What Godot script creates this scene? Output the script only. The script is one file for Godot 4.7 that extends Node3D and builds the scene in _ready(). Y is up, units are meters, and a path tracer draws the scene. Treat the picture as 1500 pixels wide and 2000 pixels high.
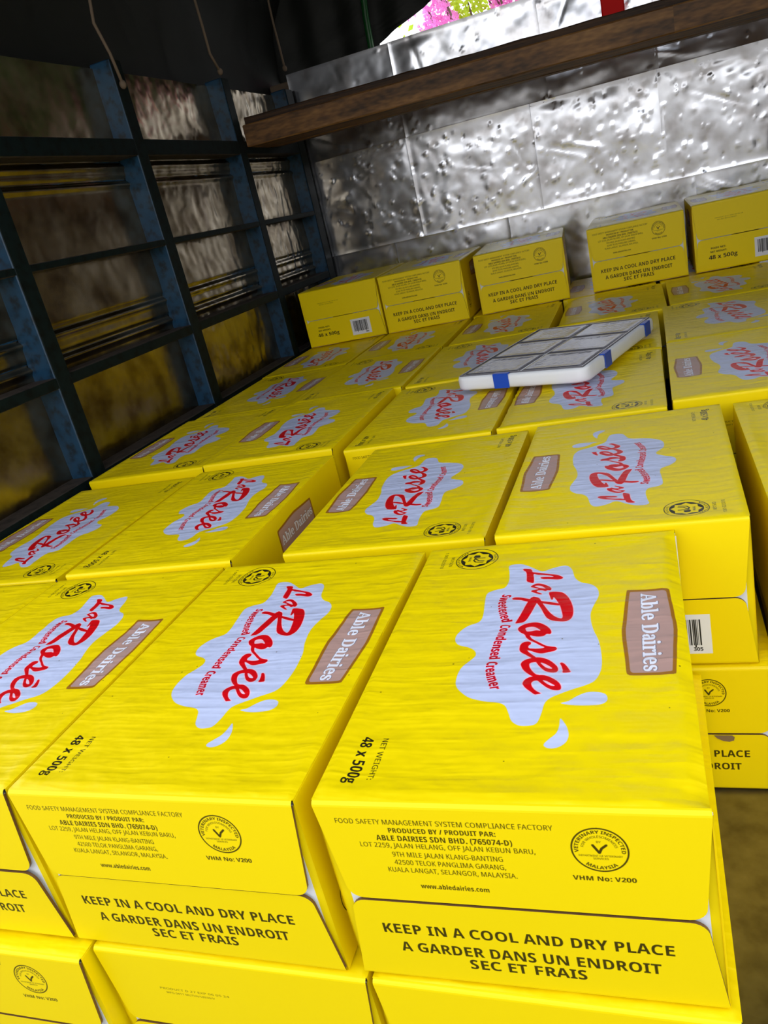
extends Node3D
# A lorry bed stacked with yellow cartons, seen from its open tail. Metres, y up; the tops of the main layer of cartons lie at y = 0.

const CW := 0.298      # carton width, length, height
const CL := 0.446
const CH := 0.195
const FLOOR := -0.39
const WALL_X := 1.10   # inner face of the side posts
const WALL_Z := -2.82  # headboard
const PX := 2.6        # print pixels per millimetre
const AW := 2048
const AH := 1312

const SPLASH := [
	[61.1, 110.8, 59.2, 124.2, 67.6, 136.8, 80.3, 151.3, 73.1, 161.9, 68.9, 176.5, 79.7, 184.5, 102.1, 189.4, 114.7, 197, 121.8, 207.8, 133.7, 215, 149.7, 216.3, 166.3, 212.6, 182.4, 209.6, 198.3, 210.2, 216.9, 213.5, 234.9, 218.6, 254.7, 221.4, 273.4, 222.6, 288.6, 221.5, 301.9, 217, 308.8, 208.9, 315.5, 198.1, 322.1, 187.4, 327.7, 179.5, 334.4, 175.9, 347.8, 174.3, 359.6, 171.4, 362.7, 164.9, 362.1, 156.7, 356, 149.7, 344.9, 145.5, 335.7, 141.4, 331.4, 134.3, 329.4, 122.3, 324.2, 108, 314, 97, 302.5, 90.8, 289.4, 89.1, 273.4, 90.8, 261.3, 96.7, 251.6, 100.7, 242.8, 98.4, 236.3, 90.6, 230.9, 79.4, 221.3, 74.4, 208.8, 75.1, 195.1, 83.1, 186.3, 93.9, 173.1, 96.2, 148.4, 94, 126.3, 93.3, 118, 101.4, 113.7, 112, 98.6, 114.7, 78.1, 112.6],
	[334.3, 189.7, 331.6, 196.3, 325, 202.8, 319.5, 210.8, 318.2, 218.9, 321.2, 226.4, 328.1, 228.6, 333.6, 226, 336.8, 219.5, 338, 207.5, 336.8, 196.7],
	[354.6, 190.8, 361, 194.9, 369.3, 198, 377.4, 198.9, 384.3, 197.1, 389.2, 192.3, 391.1, 186.1, 389.2, 180.8, 385.3, 179.8, 379.3, 183.8, 373.3, 188.5, 365.1, 190.5],
]
const SCRIPT_LETTERS := [
	[[72.2, 128.2, 71.3, 130.6, 72.9, 136.5, 76.8, 139.1, 80.3, 139.8, 82.5, 145.1, 86.8, 155.4, 90.4, 165.5, 94.7, 171.9, 99.9, 175.9, 102.9, 174.3, 103.6, 170.8, 102.1, 165.2, 100.4, 159.6, 99.5, 154.1, 96.2, 150.4, 94.6, 152.4, 94.9, 158, 96, 163.5, 95.6, 165.3, 92.9, 162.1, 90, 154.5, 88.1, 146.9, 86, 141.7, 95.5, 142.9, 106.6, 143.4, 104.6, 138.6, 101.5, 135.5, 91.5, 134.4, 81.9, 133.1, 77.6, 131.3, 74.4, 128.7]],
	[[115.8, 141.4, 111.7, 143.7, 108.9, 147.6, 110.1, 152.6, 114.4, 157.8, 119.5, 162.5, 124.8, 165, 129, 164.4, 128.6, 161.4, 130.1, 159.2, 127.1, 155.4, 126, 151.7, 126.9, 149.4, 129.4, 149.7, 133, 153.6, 135.4, 155.8, 135.8, 153.8, 133.1, 150, 130.2, 146.1, 127.3, 143.2, 124.9, 143.8, 123.5, 147.3, 122.2, 150.7, 120.6, 148.8, 118.2, 144.9], [115.2, 145.5, 113.7, 148.7, 115.6, 153.1, 120.6, 157.2, 123.3, 158.6, 122.1, 154.9, 118.5, 149.8]],
	[[140.6, 123.7, 138.7, 126.1, 139.3, 132.2, 141.8, 137.9, 144.2, 142.9, 146.3, 150.1, 151.3, 156.4, 154.9, 164.3, 158, 170.8, 161.3, 176.7, 164.7, 177, 163.1, 171.2, 160.3, 164.1, 156.7, 158.1, 153.6, 152, 150.8, 143.6, 149.3, 140.5, 145.5, 134.1, 143.9, 128, 142.9, 124.9]],
	[[143.2, 143.9, 140.5, 146, 141.5, 149.7, 145.4, 151.8, 153.6, 152, 162.7, 150.6, 172.7, 148.8, 181.3, 146.8, 188.7, 144.8, 193.3, 141.9, 194.5, 137.6, 194.6, 133.9, 190.9, 134.3, 181.3, 136.6, 170.4, 138.8, 159.2, 140.4, 148.9, 142.2]],
	[[140.5, 146, 141.7, 150.9, 145.7, 154.2, 154.3, 157.3, 165.1, 161.7, 175.8, 166.6, 184, 171.7, 189.4, 176.5, 191.6, 180.5, 188.3, 181.7, 181.8, 180.9, 175.1, 179.6, 165.9, 177.6, 157.6, 174.8, 150.3, 171.9, 145.2, 169.2, 150.4, 168.5, 149.7, 167, 143.6, 165.3, 136.2, 163.6, 133.6, 164.2, 133, 168.9, 134.3, 174.8, 137, 179, 144.8, 183.6, 155.7, 187.6, 168.6, 190.6, 179.7, 191.8, 189.4, 191.2, 195.4, 188.4, 197.9, 184.2, 197, 178.2, 194.2, 171.4, 188.8, 166, 179.7, 161.9, 169.2, 158.1, 159.7, 154.3, 153.6, 151.4]],
	[[207.8, 138, 202.2, 139.6, 197.4, 144.1, 195.4, 150.6, 196.6, 157.3, 201.4, 163.3, 207.1, 168.1, 213.6, 171.6, 218.7, 172.6, 221.1, 171.5, 220.3, 168.2, 223.5, 165.3, 223.8, 160.5, 222.2, 155.5, 220.3, 151.5, 226, 153.7, 230.3, 157.4, 235.7, 163.2, 240.9, 168.9, 243.2, 174.3, 244.5, 178.6, 247.9, 180.1, 251, 178, 252.5, 173, 254.4, 167, 253.1, 161.8, 249.4, 156.2, 246.7, 151.7, 245.3, 151, 244.5, 153.6, 245.5, 160, 245.4, 165.2, 243.7, 167.9, 240, 163.6, 233.7, 157.2, 228.9, 151.9, 223.6, 148.1, 217.8, 145.8, 213.8, 141.5], [206, 145.6, 203.7, 149.2, 204.6, 153.7, 208.2, 157.9, 213.1, 161.4, 211.6, 156.6, 212.3, 152.3, 212.4, 147.9, 209.7, 146.3]],
	[[242.8, 143.6, 237, 143.7, 233.2, 145.4, 231.5, 148.4, 232, 152.2, 234.4, 154, 237.3, 153.6, 239.1, 152.2, 242.5, 152.2, 245.6, 154.7, 247.8, 152.9, 246.4, 151.4, 250.2, 153.1, 256.1, 157.4, 260.9, 161.2, 264.5, 160.8, 262, 157.5, 256.1, 151.7, 250.6, 146.4, 246.7, 144.3]],
	[[262.4, 156.5, 261.1, 161.5, 262.3, 167.8, 266.3, 174.2, 272, 179.2, 277.4, 182.6, 282.3, 183.7, 286.1, 182.7, 287.2, 179.4, 285.7, 174.8, 281.5, 170, 274.7, 165.4, 270.1, 162.9, 269.1, 162.3, 269.4, 159.3, 270.6, 156.9, 273.2, 156.4, 278.6, 157.7, 284.9, 160.9, 289.4, 164.3, 291.2, 167.5, 294.6, 166.8, 292.2, 161.6, 285.4, 154.9, 279.1, 150.7, 271.9, 148.3, 267.4, 149.3, 264, 152.6], [270.3, 166.7, 271.2, 169.6, 275.2, 174.4, 279.8, 178.3, 280.1, 175.4, 277.7, 171.7, 273.1, 168.2]],
	[[272.3, 184.9, 271.4, 186.6, 273.9, 189.2, 278.9, 192, 284.2, 194.3, 287.6, 195, 287.9, 188.7, 283.8, 188.2, 276.8, 186.5]],
	[[292.2, 161.6, 291.2, 166.5, 291.9, 172.4, 296, 178.6, 301.2, 183.9, 306.2, 187.1, 311.1, 188.6, 315.1, 188.2, 316.2, 185, 314.8, 180.6, 310.6, 175.5, 304.7, 170.7, 299.6, 166.8, 299.4, 163.8, 301.4, 161.8, 304.3, 161.4, 309.3, 162.9, 314.2, 165.8, 317.5, 169, 319.6, 171.4, 320.3, 168.3, 320.2, 165.9, 315.7, 161.6, 310.7, 157.2, 304.8, 153.9, 300.6, 153.7, 296.5, 155.2, 293.3, 158.3], [299.4, 171.4, 301.2, 175.2, 305.1, 179.4, 308.9, 183, 308.8, 179.7, 305.3, 175.6, 301.9, 172.8]],
]
const WAVE := [129.6, 112, 141.9, 109.3, 154.3, 110.1, 168.9, 112.8, 182.1, 116.5, 191.4, 119, 198, 118.4, 207.8, 118.7, 219.4, 117.4, 229.7, 116.1, 242.9, 115.3, 260.5, 115.5, 269, 114.6, 278.4, 115.5, 291.2, 118.1, 300.2, 121.4, 312.3, 125.1]
const PLAQUE := [145.9, 244.4, 142.8, 245.5, 141.6, 248.8, 142.3, 281.4, 143.4, 285.3, 146.8, 287.1, 168.4, 288.2, 197.2, 290.2, 217.7, 291.1, 224.9, 290.7, 260.5, 288, 290.3, 285.9, 293.6, 284.1, 294.5, 279.9, 294.8, 249.8, 293.5, 246, 289.5, 244, 265.5, 242.6, 235.5, 240.3, 218.3, 239.7, 208.1, 240.2, 179, 242.1]

var M := {}
var sans: Font
var bold: Font
var serif: Font
var used := {}

# ---------------------------------------------------------------- set-up
func _ready() -> void:
	var cam := Camera3D.new()
	cam.name = "camera"
	cam.fov = 66.341
	cam.near = 0.02
	cam.far = 200.0
	cam.rotation_degrees = Vector3(-20.493, 21.661, -13.625)
	cam.position = Vector3(0.14635, 0.41315, 0.43273)
	add_child(cam)
	cam.current = true
	var sky_mat := ProceduralSkyMaterial.new()
	sky_mat.sky_top_color = Color(0.72, 0.75, 0.80)
	sky_mat.sky_horizon_color = Color(1.0, 0.985, 0.955)
	sky_mat.ground_bottom_color = Color(0.42, 0.40, 0.37)
	sky_mat.ground_horizon_color = Color(0.55, 0.53, 0.50)
	sky_mat.sky_energy_multiplier = 1.0
	var env := Environment.new()
	env.background_mode = Environment.BG_SKY
	env.sky = Sky.new()
	env.sky.sky_material = sky_mat
	env.tonemap_mode = Environment.TONE_MAPPER_LINEAR
	env.tonemap_exposure = 3.65
	env.sdfgi_enabled = true
	env.ssao_enabled = true
	env.ssil_enabled = true
	var we := WorldEnvironment.new()
	we.name = "world_environment"
	we.environment = env
	add_child(we)

	sans = sysfont("Droid Sans", 400)
	bold = sysfont("Droid Sans", 700)
	serif = sysfont("Droid Serif", 700)
	make_materials()
	build_ground()
	build_floor()
	build_front_wall()
	build_side_wall("wall_left", -1.0)
	build_side_wall("wall_right", 1.0)
	build_cover()
	build_beam()
	build_cartons()
	build_foam()
	build_plant()
	build_tree()

func sysfont(n: String, w: int) -> Font:
	var f := SystemFont.new()
	f.font_names = PackedStringArray([n])
	f.font_weight = w
	return f

func tag(o: Node, label: String, category: String, group := "") -> void:
	o.set_meta("label", label)
	o.set_meta("category", category)
	if group != "":
		o.set_meta("group", group)

func numbered(n: String) -> String:
	used[n] = used.get(n, -1) + 1
	return n if used[n] == 0 else "%s_%03d" % [n, used[n]]

func thing(n: String, label: String, category: String, group := "") -> Node3D:
	var o := Node3D.new()
	o.name = numbered(n)
	add_child(o)
	tag(o, label, category, group)
	return o

func structure(n: String) -> Node3D:
	var o := Node3D.new()
	o.name = n
	o.set_meta("kind", "structure")
	add_child(o)
	return o

func part(n: String, mesh: Mesh, m: Material, parent: Node) -> MeshInstance3D:
	var o := MeshInstance3D.new()
	o.name = n
	o.mesh = mesh
	o.material_override = m
	parent.add_child(o, true)
	return o

# ---------------------------------------------------------------- meshes
func begin() -> SurfaceTool:
	var st := SurfaceTool.new()
	st.begin(Mesh.PRIMITIVE_TRIANGLES)
	st.set_smooth_group(-1)
	return st

# corners counter-clockwise as seen from the front
func quad(st: SurfaceTool, a: Vector3, b: Vector3, c: Vector3, d: Vector3, uv: Array = []) -> void:
	var p := [a, c, b, a, d, c]
	var k := [0, 2, 1, 0, 3, 2]
	for i in 6:
		st.set_uv(uv[k[i]] if uv.size() == 4 else (uv[0] if uv.size() == 1 else Vector2.ZERO))
		st.add_vertex(p[i])

func tri(st: SurfaceTool, a: Vector3, b: Vector3, c: Vector3, u := Vector2.ZERO, v := Vector2.ZERO, w := Vector2.ZERO) -> void:
	st.set_uv(u)
	st.add_vertex(a)
	st.set_uv(w)
	st.add_vertex(c)
	st.set_uv(v)
	st.add_vertex(b)

func done(st: SurfaceTool) -> ArrayMesh:
	st.generate_normals()
	return st.commit()

# box with chamfered edges
func bevel_box(st: SurfaceTool, lo: Vector3, hi: Vector3, ch := 0.002) -> void:
	var c := (lo + hi) / 2.0
	var h := (hi - lo) / 2.0
	var P := func(sx: float, sy: float, sz: float, ax: int) -> Vector3:
		var e := Vector3(h.x - ch, h.y - ch, h.z - ch)
		e[ax] += ch
		return c + Vector3(sx * e.x, sy * e.y, sz * e.z)
	for ax in 3:
		var u := (ax + 1) % 3
		var v := (ax + 2) % 3
		for s in [-1.0, 1.0]:
			var q := []
			for uv in [[-1, -1], [1, -1], [1, 1], [-1, 1]]:
				var g := Vector3.ZERO
				g[ax] = s
				g[u] = uv[0]
				g[v] = uv[1]
				q.append(P.call(g.x, g.y, g.z, ax))
			if s > 0:
				quad(st, q[0], q[1], q[2], q[3])
			else:
				quad(st, q[3], q[2], q[1], q[0])
		# edges between the faces u and v, running along ax
		for su in [-1.0, 1.0]:
			for sv in [-1.0, 1.0]:
				var g0 := Vector3.ZERO
				g0[u] = su
				g0[v] = sv
				g0[ax] = -1.0
				var g1 := g0
				g1[ax] = 1.0
				var a: Vector3 = P.call(g0.x, g0.y, g0.z, u)
				var b: Vector3 = P.call(g1.x, g1.y, g1.z, u)
				var d: Vector3 = P.call(g0.x, g0.y, g0.z, v)
				var e: Vector3 = P.call(g1.x, g1.y, g1.z, v)
				if su * sv > 0:
					quad(st, a, d, e, b)
				else:
					quad(st, d, a, b, e)
	for sx in [-1.0, 1.0]:
		for sy in [-1.0, 1.0]:
			for sz in [-1.0, 1.0]:
				var a: Vector3 = P.call(sx, sy, sz, 0)
				var b: Vector3 = P.call(sx, sy, sz, 1)
				var d: Vector3 = P.call(sx, sy, sz, 2)
				if sx * sy * sz > 0:
					tri(st, a, b, d)
				else:
					tri(st, a, d, b)

func tube(points: Array, r: float, sides := 10) -> ArrayMesh:
	var st := SurfaceTool.new()
	st.begin(Mesh.PRIMITIVE_TRIANGLES)
	st.set_smooth_group(0)
	var rings := []
	for i in points.size():
		var d: Vector3 = (points[mini(i + 1, points.size() - 1)] - points[maxi(i - 1, 0)]).normalized()
		var side := d.cross(Vector3(0.31, 0.2, 0.93)).normalized()
		var up := side.cross(d).normalized()
		var ring := []
		for k in sides:
			var a := TAU * k / sides
			ring.append(points[i] + (side * cos(a) + up * sin(a)) * r)
		rings.append(ring)
	for i in points.size() - 1:
		for k in sides:
			var k2 := (k + 1) % sides
			quad(st, rings[i][k], rings[i][k2], rings[i + 1][k2], rings[i + 1][k])
	for e in [0, points.size() - 1]:
		for k in range(1, sides - 1):
			if e == 0:
				tri(st, rings[e][0], rings[e][k + 1], rings[e][k])
			else:
				tri(st, rings[e][0], rings[e][k], rings[e][k + 1])
	return done(st)

# a smooth grid: f(i, j) gives the point; seen from the front, i runs right and j runs up
func grid(ni: int, nj: int, f: Callable) -> ArrayMesh:
	var v := PackedVector3Array()
	var uv := PackedVector2Array()
	v.resize((ni + 1) * (nj + 1))
	uv.resize(v.size())
	for j in nj + 1:
		for i in ni + 1:
			v[j * (ni + 1) + i] = f.call(i, j)
			uv[j * (ni + 1) + i] = Vector2(float(i) / ni, 1.0 - float(j) / nj)
	return grid_mesh(ni, nj, v, uv)

func grid_mesh(ni: int, nj: int, v: PackedVector3Array, uv: PackedVector2Array) -> ArrayMesh:
	var n := PackedVector3Array()
	n.resize(v.size())
	var w := ni + 1
	var idx := PackedInt32Array()
	for j in nj + 1:
		for i in w:
			var dx := v[j * w + mini(i + 1, ni)] - v[j * w + maxi(i - 1, 0)]
			var dy := v[mini(j + 1, nj) * w + i] - v[maxi(j - 1, 0) * w + i]
			n[j * w + i] = dx.cross(dy).normalized()
			if i < ni and j < nj:
				var a := j * w + i
				idx.append_array(PackedInt32Array([a, a + w + 1, a + 1, a, a + w, a + w + 1]))
	var arr := []
	arr.resize(Mesh.ARRAY_MAX)
	arr[Mesh.ARRAY_VERTEX] = v
	arr[Mesh.ARRAY_NORMAL] = n
	arr[Mesh.ARRAY_TEX_UV] = uv
	arr[Mesh.ARRAY_INDEX] = idx
	var m := ArrayMesh.new()
	m.add_surface_from_arrays(Mesh.PRIMITIVE_TRIANGLES, arr)
	return m

func noise(sd: int, freq: float, oct := 3) -> FastNoiseLite:
	var n := FastNoiseLite.new()
	n.seed = sd
	n.noise_type = FastNoiseLite.TYPE_SIMPLEX_SMOOTH
	n.frequency = freq
	n.fractal_octaves = oct
	return n

# ---------------------------------------------------------------- materials
func std(c: Color, rough: float, metal := 0.0, spec := 0.5) -> StandardMaterial3D:
	var m := StandardMaterial3D.new()
	m.albedo_color = c
	m.roughness = rough
	m.metallic = metal
	m.metallic_specular = spec
	return m

func noise_tex(sd: int, freq: float, oct: int, ramp: Array, w := 512, h := 512) -> ImageTexture:
	var im := noise(sd, freq, oct).get_seamless_image(w, h)
	var g := Gradient.new()
	g.offsets = PackedFloat32Array([0.0, 0.5, 1.0])
	g.colors = PackedColorArray(ramp)
	var o := Image.create(w, h, false, Image.FORMAT_RGB8)
	for y in h:
		for x in w:
			o.set_pixel(x, y, g.sample(im.get_pixel(x, y).r))
	return ImageTexture.create_from_image(o)

func grain_tex(sd: int, ramp: Array) -> ImageTexture:
	# long streaks along u
	var a := noise(sd, 0.03, 4).get_image(96, 512)
	a.resize(1024, 512, Image.INTERPOLATE_CUBIC)
	var b := noise(sd + 1, 0.12, 2).get_image(256, 512)
	b.resize(1024, 512, Image.INTERPOLATE_CUBIC)
	var g := Gradient.new()
	g.offsets = PackedFloat32Array([0.0, 0.5, 1.0])
	g.colors = PackedColorArray(ramp)
	var o := Image.create(1024, 512, false, Image.FORMAT_RGB8)
	for y in 512:
		for x in 1024:
			o.set_pixel(x, y, g.sample(clampf(a.get_pixel(x, y).r * 0.65 + b.get_pixel(x, y).r * 0.35, 0, 1)))
	return ImageTexture.create_from_image(o)

func make_materials() -> void:
	M.sheet = std(Color(0.89, 0.90, 0.93), 0.2, 1.0)
	M.sheet.albedo_texture = noise_tex(5, 0.012, 4, [Color(0.72, 0.70, 0.68), Color(0.9, 0.9, 0.9), Color(1, 1, 1)])
	M.sheet.uv1_triplanar = true
	M.sheet.uv1_world_triplanar = true
	M.sheet.uv1_scale = Vector3.ONE * 1.3
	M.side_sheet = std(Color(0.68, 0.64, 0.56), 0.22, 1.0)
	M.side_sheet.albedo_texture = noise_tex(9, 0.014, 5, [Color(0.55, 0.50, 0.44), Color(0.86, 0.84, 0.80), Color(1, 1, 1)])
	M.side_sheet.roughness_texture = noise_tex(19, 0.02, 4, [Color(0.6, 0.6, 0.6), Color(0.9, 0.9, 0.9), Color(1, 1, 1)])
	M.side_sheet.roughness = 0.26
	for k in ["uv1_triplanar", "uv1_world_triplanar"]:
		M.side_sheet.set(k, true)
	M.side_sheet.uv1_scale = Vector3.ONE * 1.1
	M.blue = std(Color(0.09, 0.26, 0.38), 0.42)
	M.blue.albedo_texture = noise_tex(31, 0.02, 5, [Color(0.45, 0.42, 0.40), Color(0.9, 0.9, 0.9), Color(1, 1, 1)])
	M.blue.uv1_triplanar = true
	M.blue.uv1_world_triplanar = true
	M.blue.uv1_scale = Vector3.ONE * 3.0
	M.teal = std(Color(0.035, 0.10, 0.10), 0.6, 0.0, 0.3)  # teal of the inner faces, with their shade painted in
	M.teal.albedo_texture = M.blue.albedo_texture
	M.rail = std(Color(0.24, 0.20, 0.17), 0.7)
	M.rail.albedo_texture = M.blue.albedo_texture
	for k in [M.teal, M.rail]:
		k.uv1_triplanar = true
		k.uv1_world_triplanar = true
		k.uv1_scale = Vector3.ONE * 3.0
	M.floor = std(Color(0.53, 0.49, 0.33), 0.34, 0.8)
	M.floor.albedo_texture = noise_tex(41, 0.02, 5, [Color(0.74, 0.72, 0.69), Color(0.9, 0.89, 0.87), Color(1, 1, 1)])
	M.floor.uv1_triplanar = true
	M.floor.uv1_world_triplanar = true
	M.floor.uv1_scale = Vector3.ONE * 2.2
	M.tarp = std(Color(0.045, 0.06, 0.045), 0.65)
	M.wood = std(Color(1, 1, 1), 0.6)
	M.wood.albedo_texture = grain_tex(51, [Color(0.12, 0.07, 0.03), Color(0.44, 0.30, 0.15), Color(0.66, 0.49, 0.27)])
	M.wood.heightmap_enabled = true
	M.wood.heightmap_texture = M.wood.albedo_texture
	M.wood.heightmap_scale = 0.12
	M.dark_wood = std(Color(0.55, 0.52, 0.48), 0.7)
	M.dark_wood.albedo_texture = M.wood.albedo_texture
	M.green = std(Color(0.02, 0.30, 0.10), 0.4)
	M.red = std(Color(0.86, 0.03, 0.02), 0.6, 0.0, 0.3)
	M.kraft = std(Color(0.50, 0.40, 0.28), 0.9)
	M.rope = std(Color(0.42, 0.36, 0.30), 0.8)
	M.concrete = std(Color(0.72, 0.70, 0.66), 0.9)
	M.concrete.albedo_texture = noise_tex(61, 0.03, 5, [Color(0.75, 0.75, 0.75), Color(0.9, 0.9, 0.9), Color(1, 1, 1)])
	M.concrete.uv1_triplanar = true
	M.concrete.uv1_world_triplanar = true
	M.concrete.uv1_scale = Vector3.ONE * 0.5
	M.plaster = std(Color(0.82, 0.79, 0.75), 0.9)
	M.plaster.albedo_texture = M.concrete.albedo_texture
	M.plaster.uv1_triplanar = true
	M.plaster.uv1_world_triplanar = true
	M.plaster.uv1_scale = Vector3.ONE * 0.4
	M.foam = std(Color(0.92, 0.92, 0.92), 0.7)
	M.foam_film = std(Color(0.47, 0.46, 0.48), 0.22)
	M.foam_film.metallic = 0.35
	M.tape = std(Color(0.02, 0.28, 0.72), 0.35)
	M.leaf = std(Color(0.70, 0.84, 0.22), 0.5)
	M.leaf.backlight_enabled = true
	M.leaf.backlight = Color(0.8, 0.95, 0.25)
	M.bract = std(Color(1.0, 0.66, 0.93), 0.6)
	M.bract.backlight_enabled = true
	M.bract.backlight = Color(1.0, 0.65, 0.92)
	M.tree_leaf = std(Color(0.20, 0.28, 0.06), 0.6)
	M.bark = std(Color(0.40, 0.34, 0.28), 0.9)

# ---------------------------------------------------------------- the lorry
func build_ground() -> void:
	var s := structure("ground")
	var st := begin()
	quad(st, Vector3(-40, -1.5, 40), Vector3(40, -1.5, 40), Vector3(40, -1.5, -40), Vector3(-40, -1.5, -40))
	part("street", done(st), M.concrete, s)
	# the yard wall behind the lorry, which the headboard mirrors
	var w := structure("wall_yard")
	var sw := begin()
	bevel_box(sw, Vector3(-9.0, -1.5, 6.6), Vector3(9.0, 1.25, 6.8), 0.01)
	part("masonry", done(sw), M.plaster, w)
	var sc := begin()
	bevel_box(sc, Vector3(-9.05, 1.25, 6.55), Vector3(9.05, 1.33, 6.85), 0.015)
	part("coping", done(sc), M.concrete, w)
	for i in 7:
		var sp := begin()
		bevel_box(sp, Vector3(-9.0 + 2.9 * i, -1.5, 6.5), Vector3(-8.7 + 2.9 * i, 1.25, 6.62), 0.01)
		part("pier", done(sp), M.plaster, w)

func build_floor() -> void:
	var s := structure("floor")
	var n := noise(3, 2.5)
	var x0 := -1.22
	var m := grid(60, 90, func(i: int, j: int) -> Vector3:
		var x := x0 + 2.44 * i / 60.0
		var z := 0.75 - 3.75 * j / 90.0
		return Vector3(x, FLOOR - 0.002 + 0.0015 * n.get_noise_2d(x * 3.0, z * 3.0), z))
	part("floor_plate", m, M.floor, s)
	var st := begin()
	bevel_box(st, Vector3(-1.22, FLOOR - 0.09, -3.0), Vector3(1.22, FLOOR - 0.006, 0.75), 0.004)
	part("bed_frame", done(st), M.blue, s)

# one hammered and nailed sheet of the headboard
func dented_sheet(x0: float, x1: float, y0: float, y1: float, z0: float, sd: int, step := 0.0075, dents := 650.0) -> ArrayMesh:
	var ni := int(ceil((x1 - x0) / step))
	var nj := int(ceil((y1 - y0) / step))
	var h := PackedFloat32Array()
	h.resize((ni + 1) * (nj + 1))
	var big := noise(sd, 3.2, 2)
	var mid := noise(sd + 7, 11.0, 2)
	for j in nj + 1:
		for i in ni + 1:
			var x := x0 + (x1 - x0) * i / ni
			var y := y0 + (y1 - y0) * j / nj
			var e := minf(minf(i, ni - i), minf(j, nj - j)) * step
			var k := smoothstep(0.0, 0.05, e)
			h[j * (ni + 1) + i] = k * (0.0035 * big.get_noise_2d(x, y) + 0.0009 * mid.get_noise_2d(x, y)) + 0.0013 * (1.0 - smoothstep(0.0, 0.012, e))
	var rng := RandomNumberGenerator.new()
	rng.seed = sd * 77 + 5
	for d in int((x1 - x0) * (y1 - y0) * dents):
		var cx := rng.randf_range(0, ni)
		var cy := rng.randf_range(0, nj)
		var r := rng.randf_range(0.005, 0.012)
		var amp := rng.randf_range(0.0006, 0.0024) * (1.0 if rng.randf() < 0.72 else -0.8)
		if rng.randf() < 0.12:
			r *= 1.9
		var ex := rng.randf_range(0.7, 1.2)
		var rr := int(ceil(r * 1.5 / step)) + 1
		for j in range(maxi(0, int(cy) - rr), mini(nj, int(cy) + rr) + 1):
			for i in range(maxi(0, int(cx) - rr), mini(ni, int(cx) + rr) + 1):
				var q := Vector2((i - cx) * step * ex, (j - cy) * step / ex).length() / r
				if q < 1.6:
					h[j * (ni + 1) + i] += amp * exp(-2.2 * q * q)
	# long creases where the sheet was bent
	for c in (3 if dents > 0.0 else 0):
		var a := Vector2(rng.randf_range(0, ni), rng.randf_range(0, nj))
		var dir := Vector2.from_angle(rng.randf_range(-0.5, 0.5) + (PI / 2 if rng.randf() < 0.5 else 0.0))
		var nn := dir.orthogonal()
		var len := rng.randf_range(0.06, 0.16) / step
		var amp := rng.randf_range(-0.0016, 0.0022)
		for j in nj + 1:
			for i in ni + 1:
				var q := Vector2(i, j) - a
				var al := absf(q.dot(dir)) / len
				if al < 1.0:
					h[j * (ni + 1) + i] += amp * (1.0 - al) * exp(-pow(q.dot(nn) * step / 0.007, 2.0))
	# each sheet was nailed on a little out of true
	var tx := rng.randf_range(-0.012, 0.012)
	var ty := rng.randf_range(-0.016, 0.016)
	return grid(ni, nj, func(i: int, j: int) -> Vector3:
		var x := x0 + (x1 - x0) * i / ni
		var y := y0 + (y1 - y0) * j / nj
		return Vector3(x, y, z0 + h[j * (ni + 1) + i] + tx * (x - (x0 + x1) / 2) + ty * (y - (y0 + y1) / 2)))

func build_front_wall() -> void:
	var s := structure("wall_front")
	var st := begin()
	bevel_box(st, Vector3(-1.2, FLOOR, WALL_Z - 0.07), Vector3(1.2, 0.962, WALL_Z - 0.012), 0.004)
	part("board", done(st), M.bark, s)
	var xs := [-1.115, -0.69, -0.222, 0.231, 0.60, 1.115]
	for i in 5:
		var lap := 0.012
		part("metal_sheet", dented_sheet(xs[i], xs[i + 1] + lap, 0.284, 0.652, WALL_Z + 0.003 * (i % 2), 11 + i), M.sheet, s)
	var xb := [-1.115, -0.83, -0.36, 0.33, 0.75, 1.115]
	for i in 5:
		part("metal_sheet", dented_sheet(xb[i], xb[i + 1] + 0.01, -0.05, 0.292, WALL_Z - 0.006 + 0.002 * (i % 2), 31 + i, 0.009, 200.0), M.sheet, s)
	part("metal_sheet", dented_sheet(-1.115, 1.115, FLOOR, -0.04, WALL_Z - 0.009, 41, 0.03, 0.0), M.sheet, s)
	var xt := [-1.115, -0.69, -0.15, 0.231, 0.60, 1.115]
	for i in 5:
		part("metal_sheet", dented_sheet(xt[i], xt[i + 1] + 0.01, 0.642, 0.982, WALL_Z - 0.005 + 0.002 * (i % 2), 51 + i, 0.008, 170.0), M.sheet, s)

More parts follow.
